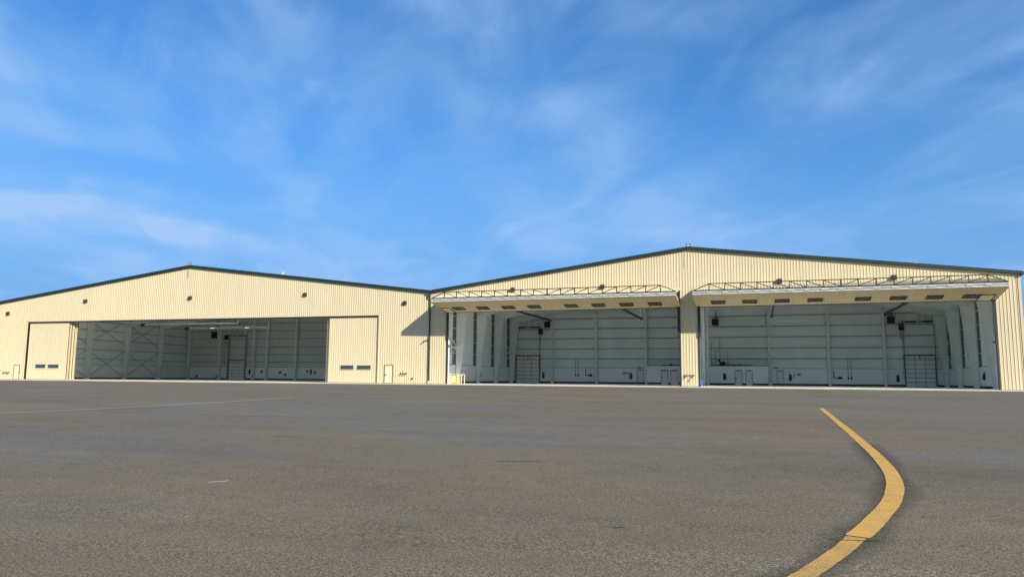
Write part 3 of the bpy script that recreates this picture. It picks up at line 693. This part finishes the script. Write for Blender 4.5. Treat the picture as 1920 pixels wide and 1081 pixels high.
for x, y, z, lb in ((-43.9, 10, 9.42, 'lit hanging lamp nearest the middle of the left hangar opening head'), (-28.25, 10, 9.33, 'lit hanging lamp close to the right sliding door, left hangar'),
                    (-51.6, 24.0, 8.95, 'lit hanging lamp deep inside, left of centre in the left hangar'), (-44.57, 24.0, 8.96, 'lit hanging lamp deep inside, right of the overhead door, left hangar')):
    t = empty('high_bay_lamp', lb, 'lamp', Lw(x, y, z), AL, 'lamps hung in the left hangar')
    MB().box(-0.55, 0.35, -0.2, 0.2, 0.05, 0.16).build('housing', DARK, t); MB().box(-0.30, 0.34, -0.18, 0.18, 0.0, 0.048).build('lens', LAMP, t)
    MB().tube((-0.3, 0, 0.16), (-0.3, 0, 1.2), 0.015, n=5).tube((0.2, 0, 0.16), (0.2, 0, 1.2), 0.015, n=5).build('hanger', DARK, t)

# sliding leaves
def sliding_leaf(x0, x1, y, windows=(), h=OH-0.22, label=None):
    c = MB().box(x0, x1, y+0.004, y+0.14, 0.05, h); lf = c.build('sliding_door', TRIM, hl_)
    if label: lf['label'] = label
    n = max(1, int(round((x1-x0)/0.9144))); w_ = (x1-x0)/n
    for k in range(n):
        a = x0+k*w_; pr = rib_profile(a, a+w_, x0, 0.03); vs_ = []
        for x, d in pr: vs_ += [(x, y-0.001-d, 0.06), (x, y-0.001-d, h-0.02)]
        MB().add(vs_, [(2*i, 2*i+2, 2*i+3, 2*i+1) for i in range(len(pr)-1)]).build('door_sheet', CREAM, lf)
    for x in (x0, x1):
        s = -1 if x == x0 else 1
        MB().box(min(x+s*0.003, x+s*0.05), max(x+s*0.003, x+s*0.05), y-0.05, y+0.16, 0.04, h).build('edge_trim', TRIM, lf)
    MB().box(x1+0.052, x1+0.075, y+0.02, y+0.12, 0.04, h).build('leaf_gap_shade', BLACK, lf)  # black strip painting the shade between stacked leaves
    for a, b in windows:
        f = MB(); z0, z1 = 1.62, 2.26; yy = y-0.075
        f.box(a, b, yy, y-0.03, z0, z0+0.07); f.box(a, b, yy, y-0.03, z1-0.07, z1); f.box(a, a+0.07, yy, y-0.03, z0+0.071, z1-0.071); f.box(b-0.07, b, yy, y-0.03, z0+0.071, z1-0.071)
        f.build('window_frame', GALV, lf)
        MB().box(a+0.072, b-0.072, y-0.055, y-0.034, z0+0.072, z1-0.072).build('window_pane', GLASS, lf)
    return lf
sliding_leaf(-64.55, -57.25, 0.22, [(-63.05, -61.0), (-60.65, -58.5)], label='left sliding door leaf with two low windows')
sliding_leaf(-64.5, -57.05, 0.47); sliding_leaf(-64.4, -56.78, 0.72); sliding_leaf(-64.3, -56.52, 0.97)
sliding_leaf(-14.05, -7.12, 0.22, [(-12.4, -10.4), (-10.05, -7.98)], label='right sliding door leaf with two low windows')
sliding_leaf(-14.6, -8.0, 0.62)
MB().box(-64.94, -64.62, 0.20, 0.30, 0, OH-0.05).build('jamb_gap_shade', BLACK, hl_)  # black strip stands for the shade in the gap between leaf and jamb
MB().box(-65.0, -6.95, 0.09, 0.17, OH-0.21, OH-0.03).build('door_track', DARK, hl_)
# walk doors in the front wall
def facade_door(hg, x0, x1, h, handle):
    f = MB(); f.box(x0-0.07, x0, -0.085, -0.03, 0.02, h+0.07); f.box(x1, x1+0.07, -0.085, -0.03, 0.02, h+0.07); f.box(x0, x1, -0.085, -0.03, h, h+0.07)
    d = f.build('door_frame', DARK, hg)
    MB().box(x0+0.012, x1-0.012, -0.07, -0.045, 0.04, h-0.012).build('door_leaf', DOORC, d)
    xh = x0+0.12 if handle < 0 else x1-0.12
    k = MB(); k.tube((xh, -0.07, 1.0), (xh, -0.13, 1.0), 0.025); k.box(xh-0.05, xh+0.09, -0.15, -0.13, 0.98, 1.02); k.box(xh-0.04, xh+0.04, -0.076, -0.07, 0.9, 1.15); k.build('handle', DARK, d)
facade_door(hl_, -66.8, -65.75, 2.08, 1); facade_door(hl_, -5.97, -4.94, 2.18, -1)
# valley gutter head, downspout
MB().prism([(-0.32, EZ-0.22), (0.32, EZ-0.22), (0.45, EZ+0.10), (-0.45, EZ+0.10)], 'y', -0.42, -0.335).build('gutter_end', GREEN, hl_)
ds = MB(); ds.box(-0.11, 0.11, -0.42, -0.24, EZ-0.65, EZ-0.22); ds.bar((0, -0.33, EZ-0.65), (0, -0.16, EZ-1.0), 0.14, 0.11, (0, 1, 0)); ds.box(-0.075, 0.075, -0.22, -0.09, 0.35, EZ-0.98)
ds.build('downspout', DARK, hl_)
MB().prism([(-0.22, 0.02), (-0.07, 0.02), (-0.07, 0.16), (-0.22, 0.10)], 'x', -0.09, 0.09).box(-0.085, 0.085, -0.235, -0.08, 0.10, 0.345).build('downspout_boot', GALV, hl_)
b_ = MB()
for z in (2.0, 4.2, 6.4, 8.6): b_.box(-0.13, 0.13, -0.085, -0.045, z, z+0.05)
b_.build('downspout_strap', DARK, hl_)
v = MB(); x = -23.4; z = rzL(x)+0.1
v.tube((x, 3, z-0.1), (x, 3, z+0.42), 0.075, n=10); v.tube((x, 3, z+0.36), (x, 3, z+0.62), 0.16, 0.13, n=10); v.tube((x, 3, z-0.06), (x, 3, z+0.02), 0.16, 0.09, n=10); v.build('roof_vent', GALV, roL)

# ------------------------------------------------------------------ fixtures on the fronts
def wall_light(loc, rz, label):
    t = empty('wall_light', label, 'wall light', loc, rz, 'wall lights on the hangar fronts')
    MB().prism([(0.0, -0.22), (-0.20, -0.20), (-0.30, 0.06), (-0.24, 0.20), (0.0, 0.22)], 'x', -0.20, 0.20).build('housing', DARK, t)
    MB().prism([(-0.205, -0.195), (-0.225, -0.202), (-0.325, 0.055), (-0.305, 0.06)], 'x', -0.16, 0.16).build('lens', LENS, t)
    MB().box(-0.23, 0.23, 0.0, 0.02, -0.25, 0.25).build('back_plate', DARK, t)
    return t
for x, z, lb in ((-68.87, 9.82, 'leftmost dark wall light, high above the left walk door'), (-54.19, 11.36, 'dark wall light above the inner end of the left sliding door stack'),
                 (-35.89, 11.38, 'dark wall light straight below the left gable peak'), (-17.74, 11.38, 'dark wall light between left gable peak and right sliding door'),
                 (-3.42, 9.96, 'dark wall light between the right sliding door and the downspout')):
    wall_light(Lw(x, -0.06, z), AL, lb)
for x, lb in ((10.77, 'dark wall light above left half of the folded door nearer the valley'), (21.61, 'dark wall light above right half of the folded door nearer the valley'),
              (40.71, 'dark wall light above left half of the far right folded door'), (51.66, 'dark wall light above right half of the far right folded door')):
    wall_light((x, -0.06, 11.22), 0, lb)
def ridge_light(loc, rz, label, conduit):
    t = empty('ridge_beacon', label, 'beacon', loc, rz, 'beacons on the gable peaks')
    MB().box(-0.28, 0.28, -0.12, 0.12, 0.0, 0.06).box(-0.05, 0.05, -0.05, 0.05, 0.06, 0.18).build('base', GALV, t)
    for s in (-0.2, 0.2): MB().tube((s, 0, 0.06), (s, 0, 0.16), 0.07, n=10).tube((s, 0, 0.16), (s, 0, 0.30), 0.085, 0.05, n=10).build('lamp', LENS, t)
    MB().tube((0, 0, 0.18), (0, 0, 0.62), 0.015, n=6).build('rod', DARK, t)
    MB().tube((-0.04, -0.26, -0.1), (-0.10, -0.19, -conduit), 0.02, n=6).build('conduit', DARK, t)
ridge_light(Lw(LM, -0.15, LZ+0.17), AL, 'small white beacon with rod on the left gable peak', 1.75)
ridge_light((RM, -0.15, RZ+0.17), 0, 'small white beacon with rod on the right gable peak', 2.2)
def outlet(loc, rz, label, group):
    t = empty('pipe_outlet', label, 'pipe outlet', loc, rz, group)
    MB().tube((0, 0, 0), (0, -0.16, 0), 0.05).tube((0, -0.14, 0.02), (0, -0.20, -0.14), 0.055).build('spout', DARK, t)
    MB().tube((0, 0.0, 0), (0, -0.02, 0), 0.11, n=10).build('flange', BRASS, t)
    MB().tube((0, -0.10, 0.03), (0, -0.10, 0.12), 0.015).tube((-0.06, -0.10, 0.12), (0.06, -0.10, 0.12), 0.014).build('valve_handle', RED, t)
for i, x in enumerate((-3.75, -3.42, -3.08)): outlet(Lw(x, -0.045, 1.19), AL, ('leftmost', 'middle', 'rightmost')[i]+' of three small pipe outlets beside the right walk door', 'pipe outlets by the right walk door')
for i, x in enumerate((-68.71, -68.25, -67.8)): outlet(Lw(x, -0.045, 0.97), AL, ('leftmost', 'middle', 'rightmost')[i]+' of three small pipe outlets beside the left walk door', 'pipe outlets by the left walk door')
t = empty('junction_box', 'small grey box low on the wall between pipe outlets and downspout', 'junction box', Lw(-2.2, -0.04, 0.61), AL)
MB().box(-0.09, 0.09, -0.10, 0, -0.08, 0.08).build('case', GIRT, t); MB().box(-0.10, 0.10, -0.115, -0.101, -0.09, 0.09).build('cover', DARK, t)
t = empty('junction_box', 'small white round box at the far left edge of the left hangar front', 'junction box', Lw(-69.62, -0.04, 1.52), AL)
MB().tube((0, 0, 0), (0, -0.12, 0), 0.24, n=14).build('case', GALV, t); MB().tube((0, -0.121, 0), (0, -0.15, 0), 0.12, n=12).build('cover', DARK, t)
t = empty('security_camera', 'small dark camera on an arm left of the downspout', 'camera', Lw(-0.55, -0.04, 5.19), AL)
MB().tube((0.2, 0, 0.05), (0.05, -0.25, 0.05), 0.025).box(0.12, 0.28, -0.02, 0, -0.04, 0.14).build('arm', DARK, t)
MB().bar((0.12, -0.24, 0.08), (-0.22, -0.34, -0.10), 0.12, 0.11).build('body', DARK, t)
MB().tube((-0.22, -0.34, -0.10), (-0.25, -0.35, -0.115), 0.05).build('lens', GLASS, t)
# pipework on the pillar between the doors
t = empty('pipe_manifold', 'dark water pipes with two valves on the pillar between folded doors', 'pipework', (31.15, -0.045, 1.15))
MB().tube((-0.55, -0.10, 0.05), (0.55, -0.10, 0.05), 0.035).tube((-0.55, 0.0, 0.05), (-0.55, -0.10, 0.05), 0.035).tube((0.55, 0, 0.05), (0.55, -0.10, 0.05), 0.035).build('pipe', DARK, t)
for x in (-0.42, 0.32):
    MB().tube((x, -0.10, 0.05), (x, -0.10, -0.16), 0.05).tube((x, -0.10, -0.13), (x-0.1, -0.20, -0.22), 0.05).build('valve', DARK, t)
    MB().tube((x, -0.10, 0.08), (x, -0.10, 0.16), 0.02).tube((x-0.10, -0.10, 0.16), (x+0.10, -0.10, 0.16), 0.022).build('valve_handle', GALV, t)
t = empty('junction_box', 'small dark box low on the pillar under the water pipes', 'junction box', (31.15, -0.045, 0.62))
MB().box(-0.06, 0.06, -0.10, 0, -0.06, 0.06).build('case', DARK, t); MB().box(-0.07, 0.07, -0.11, -0.101, -0.07, 0.07).build('cover', GIRT, t)
def beacon(x, s, label):
    t = empty('warning_beacon', label, 'beacon', (x, 0.50, 4.62), 0, 'door warning beacons on the jambs')
    MB().box(min(0, s*0.16), max(0, s*0.16), -0.10, 0.10, -0.12, 0.10).build('bracket', DARK, t)
    MB().tube((s*0.12, -0.12, 0.0), (s*0.12, -0.30, 0.0), 0.13, 0.10, n=12).build('lamp', BRASS, t)
beacon(2.36, 1, 'small amber warning lamp on leftmost jamb of the valley-side door'); beacon(30.16, -1, 'small dark warning lamp on right jamb of the valley-side door')
beacon(32.24, 1, 'small amber warning lamp on left jamb of the far right door'); beacon(60.30, -1, 'small dark warning lamp on rightmost jamb of the far right door')
t = empty('hose_strip', 'narrow blue strip at foot of the left jamb of the far right door', 'blue strip', (32.42, 0.25, 0))
MB().box(-0.07, 0.07, 0, 0.03, 0.02, 0.72).build('strip', BLUE, t); MB().box(-0.09, 0.09, -0.012, 0, 0.60, 0.66).box(-0.09, 0.09, -0.012, 0, 0.1, 0.16).build('clip', BLUE, t)

# yellow guarded door power unit at the left jamb
t = empty('guarded_power_unit', 'yellow guard rail round a pale cabinet beside the leftmost jamb', 'power unit', (2.95, 1.4, 0))
MB().box(-0.80, 0.30, -0.35, 0.35, 0.10, 1.02).build('cabinet', PALEY, t)
MB().box(-0.45, 0.36, -0.40, 0.40, 1.022, 1.12).build('hood', YELLOW, t)
d = MB()
for x in (-0.45, -0.05): d.box(x-0.16, x+0.16, -0.37, -0.352, 0.2, 0.92)
d.build('door_panel', TRIM, t)
for x in (-0.85, 0.38, 0.98):
    for y in (-0.45, 0.45): MB().tube((x, y, 0.0), (x, y, 1.12), 0.045).box(x-0.08, x+0.08, y-0.08, y+0.08, 0, 0.02).build('rail_post', YELLOW if x < 0.5 else PALEY, t)
for y in (-0.45, 0.45): MB().tube((-0.85, y, 1.12), (0.98, y, 1.12), 0.045).build('top_rail', PALEY, t)
for x in (-0.85, 0.98): MB().tube((x, -0.45, 1.12), (x, 0.45, 1.12), 0.045).build('end_rail', PALEY, t)
MB().box(-0.80, -0.35, -0.37, 0.36, 0.02, 0.098).box(0.10, 0.34, -0.37, 0.36, 0.02, 0.098).build('foot', YELLOW, t)
MB().prism([(0.16, 0.15), (0.36, 0.15), (0.36, 0.50)], 'y', -0.44, -0.41).build('gusset', YELLOW, t)

# ------------------------------------------------------------------ fixtures inside
def heater(loc, rz, label, s=1.0):
    t = empty('unit_heater', label, 'heater', loc, rz, 'unit heaters on the back walls'); a = 0.45*s
    MB().box(-a, a, -0.35, 0.35, -a, a).build('housing', DARK, t)
    for k in range(5): MB().box(-a+0.05, a-0.05, -0.40, -0.352, -a+0.08+k*(2*a-0.2)/4.5, -a+0.13+k*(2*a-0.2)/4.5).build('louvre', BLACK, t)
    f = MB(); f.box(-a-0.12, -a-0.05, -0.1, 0.5, -a-0.25, a+0.35); f.box(a+0.05, a+0.12, -0.1, 0.5, -a-0.25, a+0.35); f.box(-a-0.05, a+0.05, -0.1, 0.5, -a-0.22, -a-0.15); f.build('wall_bracket', STEEL, t)
    MB().tube((0.1, 0.1, a), (0.1, 0.1, a+1.3), 0.07).build('flue', GIRT, t)
heater((6.43, DR-0.75, 9.25), 0, 'dark unit heater left of the first back-wall column, valley-side bay')
heater((32.24, DR-0.75, 9.2), 0, 'dark unit heater above the office of the far right bay')
heater((55.69, DR-0.75, 9.15), 0, 'dark unit heater beside the overhead door of the far right bay')
heater(Lw(-64.0, DL-0.8, 8.8), AL, 'large dark unit heater high on the left hangar back wall', 1.35)
def opener(loc, rz, label, drop):
    t = empty('door_operator', label, 'door motor', loc, rz, 'motors of the overhead doors')
    MB().box(-0.32, 0.30, -0.3, 0.25, -0.45, 0.45).build('housing', BLACK, t)
    MB().tube((0, -0.35, 0.2), (0, -0.3, 0.2), 0.28, n=14).build('chain_wheel', DARK, t)
    MB().tube((-0.06, -0.32, -0.45), (-0.06, -0.32, -drop), 0.018, n=5).tube((0.14, -0.32, -0.45), (0.14, -0.32, -drop), 0.018, n=5).build('hand_chain', DARK, t)
    MB().box(-0.22, -0.02, 0.0, 0.2, -1.6, -0.46).build('conduit_box', GALV, t)
opener((5.25, DR-0.6, 8.15), 0, 'black motor at top right of the overhead door, valley-side bay', 7.0)
opener((56.98, DR-0.6, 8.15), 0, 'black motor at top left of the overhead door, far right bay', 7.0)
opener(Lw(-61.3, DL-0.7, 8.35), AL, 'black motor beside the tall door frame in the left hangar', 6.0)
def extinguisher(loc, rz, label):
    t = empty('fire_extinguisher', label, 'extinguisher', loc, rz, 'extinguishers on the inner walls')
    MB().tube((0, -0.14, -0.28), (0, -0.14, 0.24), 0.13, n=12).tube((0, -0.14, 0.24), (0, -0.14, 0.36), 0.13, 0.04, n=12).build('cylinder', RED, t)
    MB().box(-0.03, 0.10, -0.18, -0.10, 0.36, 0.44).bar((0.0, -0.14, 0.44), (-0.16, -0.14, 0.52), 0.04, 0.02).build('handle', DARK, t)
    MB().tube((0.10, -0.14, 0.40), (0.17, -0.14, 0.05), 0.02).tube((0.17, -0.14, 0.05), (0.15, -0.14, -0.15), 0.03).build('hose', BLACK, t)
    MB().box(-0.2, 0.2, -0.012, 0, -0.35, 0.62).build('back_board', GIRT, t)
yb = DR-0.062
extinguisher((5.55, yb, 1.12), 0, 'dark red extinguisher right of the pale overhead door, valley-side bay')
extinguisher((19.52, yb, 1.05), 0, 'dark red extinguisher left of the walk door, valley-side bay')
extinguisher((42.43, yb, 1.0), 0, 'dark red extinguisher right of the walk door, far right bay')
extinguisher((56.28, yb, 0.96), 0, 'dark red extinguisher left of the overhead door, far right bay')
extinguisher((33.7-0.2, 27.996, 1.05), 0, 'dark red extinguisher on the office wall, far right bay')
extinguisher((0.362, 16.2, 1.25), rad(90), 'dark red extinguisher on the left side wall, valley-side bay')
extinguisher((62.238, 12.6, 1.25), rad(-90), 'dark red extinguisher on the right side wall, far right bay')
extinguisher(Lw(-55.95, DL-0.062, 1.45), AL, 'dark red extinguisher right of the left hangar overhead door')
def pipe_drop(loc, label, h, twin=True):
    t = empty('pipe_drop', label, 'pipe', loc, 0, 'pipe drops on the back walls')
    for x in ((0, 0.42) if twin else (0,)):
        MB().tube((x, -0.08, 0.0), (x, -0.08, h), 0.03, n=6).build('pipe', GIRT, t)
        MB().tube((x, -0.08, -0.06), (x, -0.08, 0.22), 0.11, n=10).tube((x, -0.08, 0.0), (x, -0.24, -0.06), 0.06).build('reel_valve', DARK, t)
        MB().tube((x, -0.08, 0.72), (x, -0.08, 0.86), 0.07, n=8).build('union', GALV, t)
pipe_drop((10.85, yb, 1.22), 'twin pipe drop with dark valves in second valley-side back-wall bay', 2.6)
pipe_drop((50.05, yb, 1.02), 'twin pipe drop with dark valves between two columns, far right bay', 2.8)
def water_valve(loc, s, label):
    t = empty('water_valve', label, 'valve', loc, 0, 'elbow valves on the back walls')
    MB().tube((-0.75*s, -0.08, 0), (-0.75*s, -0.08, 1.0), 0.05).tube((-0.75*s, -0.08, 0), (0.3*s, -0.08, 0), 0.05).build('pipe', DARK, t)
    MB().tube((-0.12, -0.10, 0), (0.22, -0.10, 0), 0.17, n=10).box(-0.28, 0.30, -0.22, -0.06, -0.10, 0.10).build('valve_body', DARK, t)
    MB().tube((0.05, -0.16, 0.1), (0.05, -0.16, 0.22), 0.02).tube((0.05, -0.16, 0.22), (0.05, -0.16, 0.24), 0.12, n=10).build('hand_wheel', BRASS, t)
water_valve((13.2, yb, 1.26), 1, 'dark elbow valve left of second back-wall column, valley-side bay')
water_valve((48.95, yb, 1.12), 1, 'dark elbow valve right of the middle column, far right bay')
def panel_box(loc, rz, label, w_=0.34, h=0.26):
    t = empty('electrical_box', label, 'electrical box', loc, rz)
    MB().box(-w_/2, w_/2, -0.12, 0, -h/2, h/2).build('case', DARK, t); MB().box(-w_/2+0.03, w_/2-0.03, -0.135, -0.121, -h/2+0.03, h/2-0.03).build('cover', GIRT, t)
panel_box((18.6, yb, 1.62), 0, 'small dark box left of extinguisher, valley-side bay back wall', 0.5)
panel_box((19.15, yb, 1.55), 0, 'tiny dark switch above extinguisher, valley-side bay back wall', 0.14, 0.22)
panel_box((43.6, yb, 1.55), 0, 'small dark box right of extinguisher, far right bay back wall', 0.5)
panel_box((42.95, yb, 1.4), 0, 'thin dark switch beside extinguisher, far right bay back wall', 0.12, 0.45)
for x, z, lb in ((-68.4, 0.6, 'small dark box low beside the left hangar back corner'), (-63.6, 0.55, 'small dark box low left of the left hangar overhead door'), (-53.2, 1.6, 'dark box between the paired columns on the left hangar back wall'),
                 (-49.0, 1.45, 'upper small dark box right of the paired columns, left hangar'), (-47.8, 1.02, 'lower small dark box right of the paired columns, left hangar'), (-43.0, 1.7, 'dark box leftmost of three near the right sliding door'),
                 (-42.2, 1.62, 'tall dark box in the middle of three near the right sliding door'), (-41.3, 1.5, 'dark box rightmost of three near the right sliding door')):
    panel_box(Lw(x, DL-0.062, z), AL, lb, 0.42, 0.95 if 'tall' in lb else 0.45)
for x, lb in ((40.6, 'small white twin lamp above the walk door, far right bay'), (20.9, 'small white twin lamp above the walk door, valley-side bay')):
    t = empty('emergency_light', lb, 'emergency light', (x, yb, 2.42))
    MB().box(-0.16, 0.16, -0.10, 0, -0.07, 0.09).build('case', GALV, t)
    for s in (-0.12, 0.12): MB().tube((s, -0.10, 0.12), (s, -0.18, 0.09), 0.07, 0.09, n=10).build('lamp', LENS, t)
# pump and pipes standing on the far right bay office roof
t = empty('roof_pump', 'dark pump and pipes standing on the far right bay office roof', 'pump', (33.25, 28.6, 2.76))
MB().box(-0.5, 0.5, -0.3, 0.3, 0, 0.08).build('base', DARK, t); MB().tube((-0.35, 0, 0.35), (0.30, 0, 0.35), 0.26, n=12).build('tank', DARK, t)
MB().tube((-0.35, 0, 0.6), (-0.6, 0, 0.9), 0.14, n=10).build('motor', DARK, t)
MB().tube((0.3, 0, 0.35), (0.75, 0, 0.35), 0.05).tube((0.75, 0, 0), (0.75, 0, 0.5), 0.05).build('pipe', GIRT, t)
for i, (x, h) in enumerate(((31.6, 4.3), (32.1, 2.9), (32.8, 4.3), (33.8, 2.75))):
    t = empty('riser_pipe', ('leftmost', 'second', 'third', 'rightmost')[i]+' of the thin pipes rising above the far right bay office', 'pipe', (x, DR-0.3, 2.76), 0, 'pipes rising from the office roof')
    MB().tube((0, 0, 0), (0, 0, h-0.6), 0.035, n=6).build('pipe', GIRT, t); MB().tube((0, 0, 1.0), (0, 0, 1.14), 0.08, n=8).tube((0, 0, h-0.62), (0, 0, h-0.5), 0.08, n=8).build('coupling', GALV, t)
for x0, x1, lb in ((24.6, 30.6, 'dark cable run lying along the valley-side office roof edge'), (31.6, 37.2, 'dark cable run lying along the far right bay office roof edge')):
    t = empty('cable_run', lb, 'cable', (x0, 28.15, 2.765))
    m = MB()
    for k in range(8): m.tube(((x1-x0)*k/8, 0.05*math.sin(k*2.1), 0.05), ((x1-x0)*(k+1)/8, 0.05*math.sin((k+1)*2.1), 0.05), 0.05, n=6)
    m.build('cable', BLACK, t); MB().box(1.2, 1.5, -0.1, 0.1, 0, 0.2).box((x1-x0)*.7, (x1-x0)*.7+0.25, -0.1, 0.1, 0, 0.16).build('box', BLACK, t)

# yellow strap on the tarmac
pts = [(31.02, -74.10), (31.10, -74.03), (31.17, -73.98), (31.20, -73.90), (31.17, -73.83), (31.09, -73.79), (31.03, -73.78)]
m = MB()
for a, b in zip(pts, pts[1:]): m.bar((a[0], a[1], gz(a[1])+0.012), (b[0], b[1], gz(b[1])+0.012), 0.0045, 0.005)
tag(m.build('strap', STRAW), 'thin curled yellow strap lying on the asphalt at left', 'strap')
